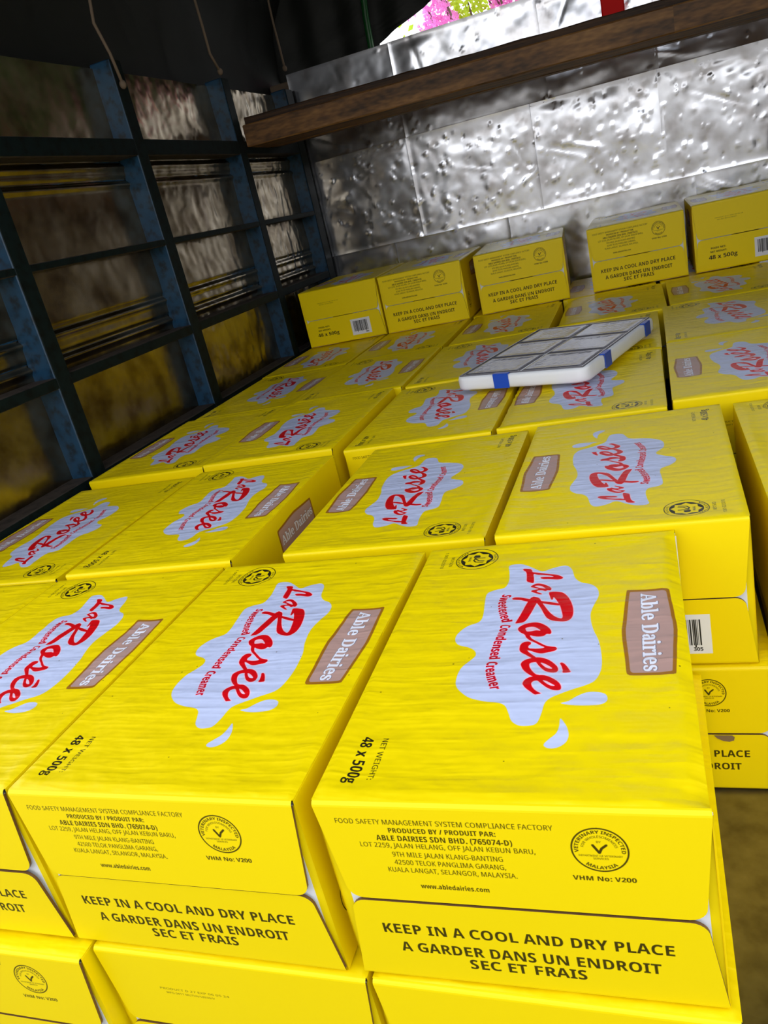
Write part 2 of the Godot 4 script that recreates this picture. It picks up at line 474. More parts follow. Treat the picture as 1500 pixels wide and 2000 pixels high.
# posts, rails and sheets of one side; sgn -1 is the left side
func build_side_wall(called: String, sgn: float) -> void:
	var s := structure(called)
	var xi := WALL_X * sgn
	var xo := (WALL_X + 0.062) * sgn
	var lo_x := minf(xi, xo)
	var hi_x := maxf(xi, xo)
	var post_z := [-0.40, -0.985, -1.585, -2.205, -2.735]
	var rails := [[-0.05, 0.004], [0.212, 0.238], [0.459, 0.476], [0.692, 0.734]]
	for z in post_z:
		var st := begin()
		bevel_box(st, Vector3(lo_x, FLOOR, z - 0.048), Vector3(hi_x, 0.925, z), 0.0025)
		var po := part("post", done(st), M.blue, s)
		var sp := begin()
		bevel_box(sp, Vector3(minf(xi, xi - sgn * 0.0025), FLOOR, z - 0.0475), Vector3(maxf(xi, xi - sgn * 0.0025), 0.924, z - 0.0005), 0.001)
		part("shade_plate", done(sp), M.teal, po)  # added thin plate, its dark colour paints shade on the inner face
	for r in rails:
		for k in post_z.size() - 1:
			var st := begin()
			bevel_box(st, Vector3(lo_x + (0.0 if sgn > 0 else 0.0), r[0], post_z[k + 1]), Vector3(hi_x, r[1], post_z[k] - 0.048), 0.002)
			var ra := part("rail", done(st), M.rail, s)
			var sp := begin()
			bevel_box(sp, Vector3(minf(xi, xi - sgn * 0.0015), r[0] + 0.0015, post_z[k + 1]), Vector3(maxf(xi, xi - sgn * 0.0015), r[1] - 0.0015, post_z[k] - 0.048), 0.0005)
			part("shade_plate", done(sp), M.teal, ra)  # added plate again, darkens the rail's inner side as shade would
	# corner filler between the last post and the headboard
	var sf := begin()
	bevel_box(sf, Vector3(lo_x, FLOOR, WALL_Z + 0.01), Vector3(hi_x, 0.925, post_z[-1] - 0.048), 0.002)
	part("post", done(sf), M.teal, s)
	# sheets, one for each field, with the pressed grooves
	var fields := [[FLOOR, -0.048, []], [0.002, 0.214, []], [0.236, 0.461, [0.262, 0.318]], [0.474, 0.694, [0.632, 0.676]], [0.732, 0.915, []]]
	var sd := 100 if sgn < 0 else 200
	for k in post_z.size() - 1:
		for f in fields:
			sd += 1
			var n := noise(sd, 2.2, 2)
			var n2 := noise(sd + 50, 14.0, 3)
			var z0: float = post_z[k] - 0.046
			var z1: float = post_z[k + 1] - 0.002
			var near := clampf((-1.9 - z1) * 2.0, 0.0, 1.0)
			var nj := 44
			var m := grid(56, nj, func(i: int, j: int) -> Vector3:
				var t := i / 56.0
				var z := lerpf(z0, z1, t)
				var y := lerpf(f[0], f[1], j / float(nj))
				var d := 0.004 * n.get_noise_2d(z, y) + (0.0006 + 0.0022 * near) * n2.get_noise_2d(z * 1.6, y * 0.7)
				for g in f[2]:
					d += 0.006 * exp(-pow((y - g) / 0.006, 2.0)) - 0.006 * exp(-pow((y - g - 0.013) / 0.005, 2.0))
				return Vector3(xo - sgn * (0.006 + d), y, z) if sgn < 0 else Vector3(xo - (0.006 + d), y, lerpf(z1, z0, t)))
			part("sheet_panel", m, M.side_sheet, s)
	# outer skin
	var so := begin()
	bevel_box(so, Vector3(minf(xo, xo + sgn * 0.03), FLOOR, WALL_Z - 0.07), Vector3(maxf(xo, xo + sgn * 0.03), 0.915, -0.40), 0.003)
	part("outer_skin", done(so), M.blue, s)

func arch(t: float) -> Vector2:
	# t -1 .. 1 from the left eave over the ridge to the right one
	var a := t * PI / 2.0
	return Vector2(1.19 * signf(a) * pow(absf(sin(a)), 0.55), 0.80 + 0.72 * pow(maxf(cos(a), 0.0), 0.55))

func build_cover() -> void:
	var t := thing("tarpaulin", "dark tarpaulin cover stretched over the lorry bed above the metal walls", "tarpaulin")
	var n := noise(71, 2.0, 3)
	for side in 2:
		var off := 0.006 * side
		var m := grid(72, 60, func(i: int, j: int) -> Vector3:
			var u := -1.0 + 2.0 * i / 72.0
			var z := -0.12 - 2.88 * j / 60.0
			var p := arch(u)
			var fold := 0.012 * n.get_noise_2d(u * 3.0, z * 2.0) - 0.012 * absf(sin((z + 0.98) * PI / 0.61)) * cos(u * 1.4)
			var dir := Vector2(p.x, p.y - 0.6).normalized()
			p += dir * (fold + off + 0.015)
			return Vector3(p.x, p.y, z) if side == 0 else Vector3(-p.x, p.y, z))
		part("roof_sheet" if side == 0 else "outer_sheet", m, M.tarp, t)
	# the gathered front end of the cover, left of the opening over the headboard
	var edge := [Vector2(-0.72, 0.955), Vector2(-0.716, 0.984), Vector2(-0.66, 1.004), Vector2(-0.607, 1.021), Vector2(-0.49, 1.066), Vector2(-0.36, 1.13), Vector2(-0.25, 1.22), Vector2(-0.16, 1.34), Vector2(-0.12, 1.5)]
	var pts := PackedVector2Array([Vector2(-1.2, 0.90)])
	for e in edge:
		pts.append(e)
	var drape := grid(30, edge.size() * 3 - 3, func(i: int, j: int) -> Vector3:
		var q := j / 3.0
		var k := mini(int(q), edge.size() - 2)
		var e: Vector2 = edge[k].lerp(edge[k + 1], q - k)
		var x := lerpf(-1.2, e.x, i / 30.0)
		return Vector3(0.146 + (x - 0.146) * 1.05, 0.413 + (e.y - 0.413) * 1.05, -2.965 + 0.012 * sin(x * 38.0) + 0.008 * n.get_noise_2d(x * 5.0, e.y * 4.0)))
	part("front_drape", drape, M.tarp, t)
	# green stay behind the headboard
	var o := thing("roof_stay", "green painted steel pipe rising behind the headboard beside the bright opening", "pipe")
	var hp := []
	for q in [[-0.785, FLOOR], [-0.785, 0.3], [-0.783, 0.9], [-0.780, 1.0], [-0.777, 1.1], [-0.768, 1.2], [-0.74, 1.30]]:
		hp.append(Vector3(q[0], q[1], -2.915))
	part("pipe", tube(hp, 0.0125, 12), M.green, o)
	var sb := begin()
	bevel_box(sb, Vector3(-0.83, FLOOR - 0.012, -2.945), Vector3(-0.74, FLOOR, -2.892), 0.003)
	part("base_plate", done(sb), M.green, o)
	# cords of the cover tied along the left wall
	var cords := [
		[[175, 1.046, -1.551], [183, 0.994, -1.537], [215, 0.929, -1.568], [240, 0.859, -1.584]],
		[[0, 1.130, -2.128], [0, 1.061, -2.133], [0, 0.983, -2.134], [0, 0.935, -2.173]],
		[[0, 1.227, -2.735], [0, 1.145, -2.730], [0, 1.068, -2.735], [0, 0.99, -2.738]]]
	var says := ["pale cord hanging from the cover down past the second blue post", "pale cord hanging from the cover above the third blue post", "pale cord hanging from the cover in the far left corner"]
	for c in 3:
		var co := thing("tie_cord", says[c], "cord", "tie cords of the cover")
		var cp := [Vector3(-1.085, cords[c][0][1] + 0.04, cords[c][0][2])]
		for q in cords[c]:
			cp.append(Vector3(-1.08, q[1], q[2]))
		part("cord", tube(cp, 0.0042, 8), M.rope, co)
		var ks := SphereMesh.new()
		ks.radius = 0.009
		ks.height = 0.022
		ks.radial_segments = 12
		ks.rings = 6
		var kn := part("knot", ks, M.rope, co)
		kn.position = cp[-1]

func build_beam() -> void:
	var o := thing("wooden_plank", "weathered brown wooden plank laid across the lorry in front of the headboard", "plank")
	o.position = Vector3(0.0, 0.694, -2.268)
	o.rotation_degrees = Vector3(0, 0, -1.0)
	var n := noise(81, 3.0, 3)
	var st := SurfaceTool.new()
	st.begin(Mesh.PRIMITIVE_TRIANGLES)
	st.set_smooth_group(-1)
	# cross-section with a sawn step along the underside
	var prof := [Vector2(0.0, 0.003), Vector2(0.0, 0.066), Vector2(-0.004, 0.070), Vector2(-0.296, 0.070), Vector2(-0.30, 0.066), Vector2(-0.30, 0.004), Vector2(-0.205, 0.0), Vector2(-0.20, 0.008), Vector2(-0.185, 0.008), Vector2(-0.18, 0.0), Vector2(-0.003, 0.0)]
	var nx := 60
	var ring := func(i: int) -> Array:
		var x := -1.098 + 2.196 * i / nx
		var r := []
		for p in prof.size():
			var q: Vector2 = prof[p]
			r.append(Vector3(x, q.y + 0.002 * n.get_noise_2d(x, p * 3.0), q.x + 0.003 * n.get_noise_2d(x + 9.0, p * 3.0)))
		return r
	var per := 0.0
	var along := [0.0]
	for p in prof.size():
		per += prof[p].distance_to(prof[(p + 1) % prof.size()])
		along.append(per)
	for i in nx:
		var a: Array = ring.call(i)
		var b: Array = ring.call(i + 1)
		for p in prof.size():
			var p2 := (p + 1) % prof.size()
			var u0 := i / float(nx) * 1.6
			var u1 := (i + 1) / float(nx) * 1.6
			var v0: float = along[p] * 1.3
			var v1: float = along[p + 1] * 1.3
			quad(st, a[p], b[p], b[p2], a[p2], [Vector2(u0, v0), Vector2(u1, v0), Vector2(u1, v1), Vector2(u0, v1)])
	for e in [0, nx]:
		var c: Array = ring.call(e)
		var poly := PackedVector2Array()
		for q in prof:
			poly.append(q)
		var ids := Geometry2D.triangulate_polygon(poly)
		for k in range(0, ids.size(), 3):
			var w := [c[ids[k]], c[ids[k + 1]], c[ids[k + 2]]]
			var nn: Vector3 = (w[1] - w[0]).cross(w[2] - w[0])
			if (nn.x > 0) == (e == nx):
				tri(st, w[0], w[1], w[2], Vector2(0.1, 0.1), Vector2(0.12, 0.1), Vector2(0.12, 0.2))
			else:
				tri(st, w[0], w[2], w[1], Vector2(0.1, 0.1), Vector2(0.12, 0.2), Vector2(0.12, 0.1))
	part("board", done(st), M.wood, o)
	# a second, darker board on top, set back from the edge
	var su := SurfaceTool.new()
	su.begin(Mesh.PRIMITIVE_TRIANGLES)
	su.set_smooth_group(-1)
	for i in nx:
		var xa := -1.096 + 2.192 * i / nx
		var xb := -1.096 + 2.192 * (i + 1) / nx
		var pr := [Vector2(-0.022, 0.0705), Vector2(-0.022, 0.089), Vector2(-0.026, 0.093), Vector2(-0.268, 0.093), Vector2(-0.268, 0.0705)]
		for q in pr.size():
			var q2 := (q + 1) % pr.size()
			var jig := func(x: float, k: int) -> Vector3: return Vector3(x, pr[k].y + 0.0025 * n.get_noise_2d(x * 1.7, 40.0 + k * 5.0) * (1.0 if pr[k].y > 0.08 else 0.0), pr[k].x + 0.004 * n.get_noise_2d(x, 60.0 + k * 5.0))
			var va := 0.55 + 0.09 * q
			quad(su, jig.call(xa, q), jig.call(xb, q), jig.call(xb, q2), jig.call(xa, q2), [Vector2(i / 37.0, va), Vector2((i + 1) / 37.0, va), Vector2((i + 1) / 37.0, va + 0.09), Vector2(i / 37.0, va + 0.09)])
	part("upper_board", done(su), M.dark_wood, o)
	var rp := thing("red_post", "red painted upright standing behind the wooden plank at the top edge", "post")
	var sr := begin()
	bevel_box(sr, Vector3(0.082, 0.795, -2.49), Vector3(0.149, 1.08, -2.44), 0.004)
	part("upright", done(sr), M.red, rp)
	var sb := begin()
	bevel_box(sb, Vector3(0.06, 0.7885, -2.51), Vector3(0.17, 0.796, -2.42), 0.002)
	part("base_plate", done(sb), M.red, rp)

# ---------------------------------------------------------------- the print on the cartons
var art: PackedByteArray
var cov: PackedFloat32Array
var bx0 := AW
var by0 := AH
var bx1 := -1
var by1 := -1

func span(y: int, xa: float, xb: float, weight: float) -> void:
	if y < 0 or y >= AH or xb <= xa:
		return
	xa = clampf(xa, 0.0, AW - 1.001)
	xb = clampf(xb, 0.0, AW - 1.001)
	var ia := int(xa)
	var ib := int(xb)
	var row := y * AW
	if ia == ib:
		cov[row + ia] += (xb - xa) * weight
	else:
		cov[row + ia] += (ia + 1 - xa) * weight
		for i in range(ia + 1, ib):
			cov[row + i] += weight
		cov[row + ib] += (xb - ib) * weight
	bx0 = mini(bx0, ia)
	bx1 = maxi(bx1, ib)
	by0 = mini(by0, y)
	by1 = maxi(by1, y)

# even-odd fill of closed contours in print pixels
func fill(contours: Array) -> void:
	var lo := 1e9
	var hi := -1e9
	for c in contours:
		for p in c:
			lo = minf(lo, p.y)
			hi = maxf(hi, p.y)
	for sy in range(int(floor(lo * 4.0)), int(ceil(hi * 4.0)) + 1):
		var y := (sy + 0.5) / 4.0
		var xs := []
		for c in contours:
			var n: int = c.size()
			for i in n:
				var a: Vector2 = c[i]
				var b: Vector2 = c[(i + 1) % n]
				if (a.y <= y) != (b.y <= y):
					xs.append(a.x + (y - a.y) / (b.y - a.y) * (b.x - a.x))
		xs.sort()
		for i in range(0, xs.size() - 1, 2):
			span(sy >> 2, xs[i], xs[i + 1], 0.25)

func fill_tris(t: PackedVector2Array) -> void:
	for i in range(0, t.size() - 2, 3):
		var a := t[i]
		var b := t[i + 1]
		var c := t[i + 2]
		var lo := minf(a.y, minf(b.y, c.y))
		var hi := maxf(a.y, maxf(b.y, c.y))
		for sy in range(int(floor(lo * 4.0)), int(ceil(hi * 4.0)) + 1):
			var y := (sy + 0.5) / 4.0
			var x0 := 1e9
			var x1 := -1e9
			for e in [[a, b], [b, c], [c, a]]:
				var p: Vector2 = e[0]
				var q: Vector2 = e[1]
				if (p.y <= y) != (q.y <= y):
					var x := p.x + (y - p.y) / (q.y - p.y) * (q.x - p.x)
					x0 = minf(x0, x)
					x1 = maxf(x1, x)
			if x1 > x0:
				span(sy >> 2, x0, x1, 0.25)

# lay the ink of everything filled since the last call
func ink(c: Color) -> void:
	var r := c.r * 255.0
	var g := c.g * 255.0
	var b := c.b * 255.0
	for y in range(by0, by1 + 1):
		for x in range(bx0, bx1 + 1):
			var k := cov[y * AW + x]
			if k > 0.0:
				k = minf(k, 1.0) * c.a
				var i := (y * AW + x) * 3
				art[i] = int(lerpf(art[i], r, k))
				art[i + 1] = int(lerpf(art[i + 1], g, k))
				art[i + 2] = int(lerpf(art[i + 2], b, k))
				cov[y * AW + x] = 0.0
	bx0 = AW
	by0 = AH
	bx1 = -1
	by1 = -1

func contour(flat: Array, at: Callable, smooth := 4) -> PackedVector2Array:
	var p := []
	for i in range(0, flat.size(), 2):
		p.append(at.call(flat[i], flat[i + 1]))
	var o := PackedVector2Array()
	var n := p.size()
	for i in n:
		for k in smooth:
			o.append((p[i] as Vector2).cubic_interpolate(p[(i + 1) % n], p[(i + n - 1) % n], p[(i + 2) % n], k / float(smooth)))
	return o

func glyphs(s: String, f: Font) -> PackedVector2Array:
	var tm := TextMesh.new()
	tm.font = f
	tm.font_size = 64
	tm.pixel_size = 0.01
	tm.depth = 0.0
	tm.curve_step = 1.0
	tm.text = s
	tm.horizontal_alignment = HORIZONTAL_ALIGNMENT_LEFT
	var a := tm.get_mesh_arrays()
	var v: PackedVector3Array = a[Mesh.ARRAY_VERTEX]
	var o := PackedVector2Array()
	if a[Mesh.ARRAY_INDEX] != null and a[Mesh.ARRAY_INDEX].size() > 0:
		for i in a[Mesh.ARRAY_INDEX]:
			o.append(Vector2(v[i].x, v[i].y))
	else:
		for q in v:
			o.append(Vector2(q.x, q.y))
	return o

func extent(p: PackedVector2Array) -> Rect2:
	var r := Rect2(p[0], Vector2.ZERO)
	for q in p:
		r = r.expand(q)
	return r

# text set between x0 and x1 on the base line y (millimetres, y down), capitals cap high
func text(s: String, f: Font, at: Callable, x0: float, x1: float, y: float, cap: float, slant := 0.0) -> void:
	var g := glyphs(s, f)
	var r := extent(g)
	var h := extent(glyphs("H", f))
	var kx := (x1 - x0) / r.size.x
	var ky := cap / h.size.y
	var o := PackedVector2Array()
	for q in g:
		var v := (q.y - h.position.y) * ky
		o.append(at.call(x0 + (q.x - r.position.x) * kx + v * slant, y - v))
	fill_tris(o)

# text round a circle; the middle of the text at angle mid (degrees, clockwise from the top), feet on radius rad
func arc_text(s: String, f: Font, at: Callable, cx: float, cy: float, rad: float, mid: float, width: float, cap: float, below := false) -> void:
	var g := glyphs(s, f)
	var r := extent(g)
	var h := extent(glyphs("H", f))
	var o := PackedVector2Array()
	for q in g:
		var u := ((q.x - r.position.x) / r.size.x - 0.5) * width
		var v := (q.y - h.position.y) / h.size.y * cap
		var rr := rad - v if below else rad + v
		var a := deg_to_rad(mid) + (-u if below else u) / rad
		o.append(at.call(cx + rr * sin(a), cy - rr * cos(a)))
	fill_tris(o)

func ring(at: Callable, cx: float, cy: float, ra: float, rb: float) -> void:
	var a := PackedVector2Array()
	var b := PackedVector2Array()
	for i in 72:
		var d := Vector2.from_angle(TAU * i / 72.0)
		a.append(at.call(cx + d.x * ra, cy + d.y * ra))
		b.append(at.call(cx + d.x * rb, cy + d.y * rb))
	fill([a, b] if rb > 0.0 else [a])

func stroke(at: Callable, flat: Array, w: float) -> void:
	var p := PackedVector2Array()
	for i in range(0, flat.size(), 2):
		p.append(Vector2(flat[i], flat[i + 1]))
	for c in Geometry2D.offset_polyline(p, w / 2.0, Geometry2D.JOIN_ROUND, Geometry2D.END_ROUND):
		var q := PackedVector2Array()
		for v in c:
			q.append(at.call(v.x, v.y))
		fill([q])

func halal_mark(at: Callable, cx: float, cy: float) -> void:
	ring(at, cx, cy, 26.4, 25.4)
	var disc := PackedVector2Array()
	var star := PackedVector2Array()
	for i in 64:
		var d := Vector2.from_angle(TAU * i / 64.0) * 20.0
		disc.append(at.call(cx + d.x, cy + d.y))
	for i in 16:
		var d := Vector2.from_angle(TAU * i / 16.0) * (18.6 if i % 2 == 0 else 14.6)
		star.append(at.call(cx + d.x, cy + d.y))
	fill([disc, star])
	arc_text("MALAYSIA", sans, at, cx, cy, 24.6, 180.0, 44.0, 3.2, true)
	arc_text("HALAL", sans, at, cx, cy, 21.4, 0.0, 20.0, 3.0)
	text("HALAL", bold, at, cx - 6.0, cx + 6.0, cy + 10.2, 3.0)
	stroke(at, [cx + 9.0, cy - 9.0, cx + 8.0, cy + 0.5, cx + 3.5, cy + 3.5, cx - 1.0, cy + 2.0, cx + 4.5, cy - 3.0, cx + 5.5, cy - 9.5], 1.7)
	stroke(at, [cx - 1.0, cy + 2.0, cx - 2.5, cy + 3.2, cx - 3.0, cy - 9.5], 1.6)
	stroke(at, [cx - 5.0, cy + 4.0, cx - 9.5, cy + 3.0, cx - 9.5, cy - 1.5, cx - 5.5, cy - 2.5, cx - 5.0, cy + 4.0], 2.0)

func vet_mark(at: Callable, cx: float, cy: float) -> void:
	ring(at, cx, cy, 20.6, 19.4)
	arc_text("VETERINARY INSPECTED", bold, at, cx, cy, 15.3, 0.0, 53.0, 2.9)
	arc_text("FOR WHOLESOMENESS", sans, at, cx, cy, 11.4, 0.0, 31.0, 2.1)
	text("BY", sans, at, cx - 1.6, cx + 1.6, cy - 6.6, 1.8)
	stroke(at, [cx - 4.6, cy - 4.5, cx - 0.5, cy + 2.6], 2.0)
	stroke(at, [cx - 0.5, cy + 2.8, cx + 1.5, cy - 1.5, cx + 5.2, cy - 4.8], 1.9)
	text("DEPARTMENT OF VETERINARY", sans, at, cx - 15.5, cx + 15.5, cy + 6.4, 1.7)
	text("SERVICES", sans, at, cx - 5.4, cx + 5.4, cy + 9.0, 1.7)
	arc_text("MALAYSIA", bold, at, cx, cy, 18.2, 180.0, 25.0, 3.0, true)

func plaque(at: Callable, dy: float) -> void:
	# at(s, y down); dy shifts the top face's drawing (its y is 300 - t)
	var big := contour(PLAQUE, func(s: float, t: float) -> Vector2: return at.call(s, 300.0 - t + dy), 3)
	fill([big])
	ink(Color(0.62, 0.41, 0.10))
	var cen := Vector2.ZERO
	for p in big:
		cen += p / big.size()
	var inner := PackedVector2Array()
	for p in big:
		inner.append(Vector2(cen.x + (p.x - cen.x) * 0.945, cen.y + (p.y - cen.y) * 0.855))
	fill([inner])
	ink(Color(0.72, 0.58, 0.53))
	var fat := [[-0.45, 0.3], [0.45, 0.3], [0.0, -0.5], [0.0, 0.6]]
	for o in fat:
		text("Able Dairies", serif, at, 150.6 + o[0], 288.0 + o[0], 300.0 - 258.4 + dy + o[1], 15.4)
	ink(Color(0.42, 0.40, 0.46))
	for k in [-0.4, 0.0, 0.4]:
		text("Able Dairies", serif, at, 150.6 + k, 288.0 + k, 300.0 - 258.4 + dy, 15.0)
	ink(Color(0.92, 0.92, 0.95))

func make_print() -> void:
	var im := Image.create(AW, AH, false, Image.FORMAT_RGB8)
	var yellow := Color(0.96, 0.846, 0.0)
	im.fill(yellow)
	im.fill_rect(Rect2i(1320, 1050, 100, 100), Color(0.90, 0.90, 0.90))
	im.fill_rect(Rect2i(1440, 1050, 100, 100), Color(0.42, 0.30, 0.17))
	art = im.get_data()
	cov.resize(AW * AH)
	var black := Color(0.14, 0.12, 0.06)
	var red := Color(0.84, 0.02, 0.07)
	var top := func(s: float, y: float) -> Vector2: return Vector2(s, y) * PX
	var st_ := func(s: float, t: float) -> Vector2: return Vector2(s, 300.0 - t) * PX
	for c in SPLASH:
		fill([contour(c, st_)])
	ink(Color(0.775, 0.805, 0.91))
	for l in SCRIPT_LETTERS:
		for o in Geometry2D.offset_polygon(contour(l[0], st_), 2.6):
			fill([o])
	ink(Color(0.95, 0.77, 0.83))
	for l in SCRIPT_LETTERS:
		var cs := []
		for c in l:
			cs.append(contour(c, st_))
		fill(cs)
	ink(red)
	# the waving line under the script
	var path := PackedVector2Array()
	for i in WAVE.size() / 2:
		path.append(Vector2(WAVE[2 * i], 300.0 - WAVE[2 * i + 1]))
	var cur := Curve2D.new()
	for i in path.size():
		var tan := (path[mini(i + 1, path.size() - 1)] - path[maxi(i - 1, 0)]) / 6.0
		cur.add_point(path[i], -tan, tan)
	var total := cur.get_baked_length()
	for pass_ in 2:
		var g := glyphs("Sweetened Condensed Creamer", bold)
		var r := extent(g)
		var h := extent(glyphs("H", bold))
		for o in ([Vector2(-0.7, 0), Vector2(0.7, 0), Vector2(0, -0.7), Vector2(0, 0.7)] if pass_ == 0 else [Vector2(-0.22, 0), Vector2(0.22, 0)]):
			var q := PackedVector2Array()
			for p in g:
				var u := clampf((p.x - r.position.x) / r.size.x, 0.0, 1.0) * total
				var a := cur.sample_baked(u)
				var b := cur.sample_baked(minf(u + 1.5, total))
				var a0 := cur.sample_baked(maxf(u - 1.5, 0.0))
				var d := (b - a0).normalized()
				q.append(top.call(a.x + d.y * (p.y - h.position.y) / h.size.y * 10.4 + o.x, a.y - d.x * (p.y - h.position.y) / h.size.y * 10.4 + o.y))
			fill_tris(q)
		ink(Color(0.95, 0.77, 0.83) if pass_ == 0 else Color(0.78, 0.03, 0.14))
	plaque(top, 0.0)
	halal_mark(top, 37.5, 232.8)
	text("MS1500", sans, top, 27.0, 51.0, 266.6, 4.0)
	text("1 061-02/2010", sans, top, 14.0, 55.0, 277.0, 4.0)
	text("NET WEIGHT:", sans, top, 378.5, 431.0, 259.8, 5.0)
	text("48 x 500g", bold, top, 377.0, 436.0, 278.6, 10.4)
	ink(black)
	# side: a from the front edge, y down
	var side := func(a: float, y: float) -> Vector2: return Vector2(a * PX, 790.0 + y * PX)
	var turned := func(s: float, y: float) -> Vector2: return side.call(s + 12.0, y)
	plaque(turned, 14.0)
	halal_mark(side, 48.0, 138.0)
	ink(black)
	# the end with the address
	var enda := func(x: float, y: float) -> Vector2: return Vector2(1200.0 + x * PX, y * PX)
	text("FOOD SAFETY MANAGEMENT SYSTEM COMPLIANCE FACTORY", sans, enda, 17.5, 190.0, 22.0, 4.8)
	text("PRODUCED BY / PRODUIT PAR:", bold, enda, 61.0, 146.5, 30.0, 4.6)
	text("ABLE DAIRIES SDN BHD. (765074-D)", bold, enda, 49.0, 157.8, 38.2, 5.2)
	text("LOT 2259, JALAN HELANG, OFF JALAN KEBUN BARU,", sans, enda, 33.7, 174.0, 45.4, 4.8)
	text("9TH MILE JALAN KLANG-BANTING", sans, enda, 59.0, 148.0, 54.4, 4.8)
	text("42500 TELOK PANGLIMA GARANG,", sans, enda, 59.0, 149.0, 62.6, 4.8)
	text("KUALA LANGAT, SELANGOR, MALAYSIA.", sans, enda, 52.0, 156.5, 70.6, 4.8)
	text("www.abledairies.com", bold, enda, 76.0, 131.9, 86.6, 4.6)
	vet_mark(enda, 221.2, 38.6)
	text("VHM No: V200", bold, enda, 198.6, 244.0, 68.2, 4.3)
	ink(Color(0.27, 0.22, 0.0))
	text("KEEP IN A COOL AND DRY PLACE", bold, enda, 32.0, 264.0, 139.6, 10.8)
	text("A GARDER DANS UN ENDROIT", bold, enda, 43.5, 253.0, 160.6, 10.8)
	text("SEC ET FRAIS", bold, enda, 100.8, 195.5, 175.0, 10.6)
	ink(Color(0.24, 0.20, 0.0))
	# the other end, with the bar code
	var endb := func(x: float, y: float) -> Vector2: return Vector2(1200.0 + x * PX, 520.0 + y * PX)
	text("PRODUCT D 27 EXP 06 05 24", sans, endb, 66.0, 146.0, 49.0, 2.6)
	text("MFG 0411 MUTVA/18930/V", sans, endb, 72.0, 128.0, 54.5, 2.6)
	ink(Color(0.45, 0.38, 0.02))
	text("POIDS NET:", bold, endb, 48.0, 92.0, 133.0, 5.0)
	text("NET WEIGHT:", bold, endb, 46.0, 94.0, 143.5, 5.0)
	text("48 x 500g", bold, endb, 40.0, 124.0, 162.0, 11.0)
	ink(black)
	fill([PackedVector2Array([endb.call(174, 123), endb.call(248, 123), endb.call(248, 178), endb.call(174, 178)])])
	ink(Color(0.90, 0.90, 0.92))
	var rng := RandomNumberGenerator.new()
	rng.seed = 12
	var x := 183.0
	while x < 237.0:
		var w := rng.randi_range(1, 3) * 0.55
		var e := 166.0 if rng.randf() < 0.86 else 169.0
		fill([PackedVector2Array([endb.call(x, 130), endb.call(x + w, 130), endb.call(x + w, e), endb.call(x, e)])])
		x += w + rng.randi_range(1, 3) * 0.5
	text("305", bold, endb, 226.0, 237.0, 174.0, 5.0)
	ink(Color(0.08, 0.08, 0.09))
	# small scuffs
	for i in 14:
		var c := Vector2(rng.randf_range(10, 440), rng.randf_range(10, 290))
		ring(top, c.x, c.y, rng.randf_range(0.35, 0.9), 0.0)
	ink(Color(0.25, 0.19, 0.03, 0.8))
	im = Image.create_from_data(AW, AH, false, Image.FORMAT_RGB8, art)
	# relief: flutes and creases that run across the top, almost nothing on the ends
	var hw := AW / 2
	var hh := AH / 2
	var rel := Image.create(hw, hh, false, Image.FORMAT_L8)
	rel.fill(Color(0.5, 0.5, 0.5))
	var f1 := noise(91, 0.055, 2).get_image(600, 20, false, false, false)
	f1.resize(600, 400, Image.INTERPOLATE_CUBIC)
	var cr := noise(92, 0.02, 3)
	cr.fractal_type = FastNoiseLite.FRACTAL_RIDGED
	var f2 := cr.get_image(600, 60, false, false, false)
	f2.resize(600, 400, Image.INTERPOLATE_CUBIC)
	var f3 := noise(93, 0.02, 3).get_image(600, 400, false, false, false)
	for yy in 400:
		for xx in 600:
			var mask := 0.35 + 0.65 * f3.get_pixel(xx, yy).r
			var v := 0.30 * f1.get_pixel(xx, yy).r * mask + 0.18 * pow(f2.get_pixel(xx, yy).r, 3.0) + 0.25 * f3.get_pixel(xx, yy).r + 0.1
			rel.set_pixel(xx, yy, Color(v, v, v))
	M.card = std(Color(1, 1, 1), 0.37, 0.0, 0.36)
	M.card.albedo_texture = ImageTexture.create_from_image(im)
	M.card.heightmap_enabled = true
	M.card.heightmap_texture = ImageTexture.create_from_image(rel)
	M.card.heightmap_scale = 0.36

# ---------------------------------------------------------------- cartons
func uv_top(x: float, z: float) -> Vector2:
	return Vector2((z / CL + 0.5) * 456.0 * PX / AW, (0.5 - x / CW) * 300.0 * PX / AH)

const UV_YELLOW := Vector2(1250.0 / AW, 1100.0 / AH)
const UV_WHITE := Vector2(1370.0 / AW, 1100.0 / AH)
const UV_KRAFT := Vector2(1490.0 / AW, 1100.0 / AH)

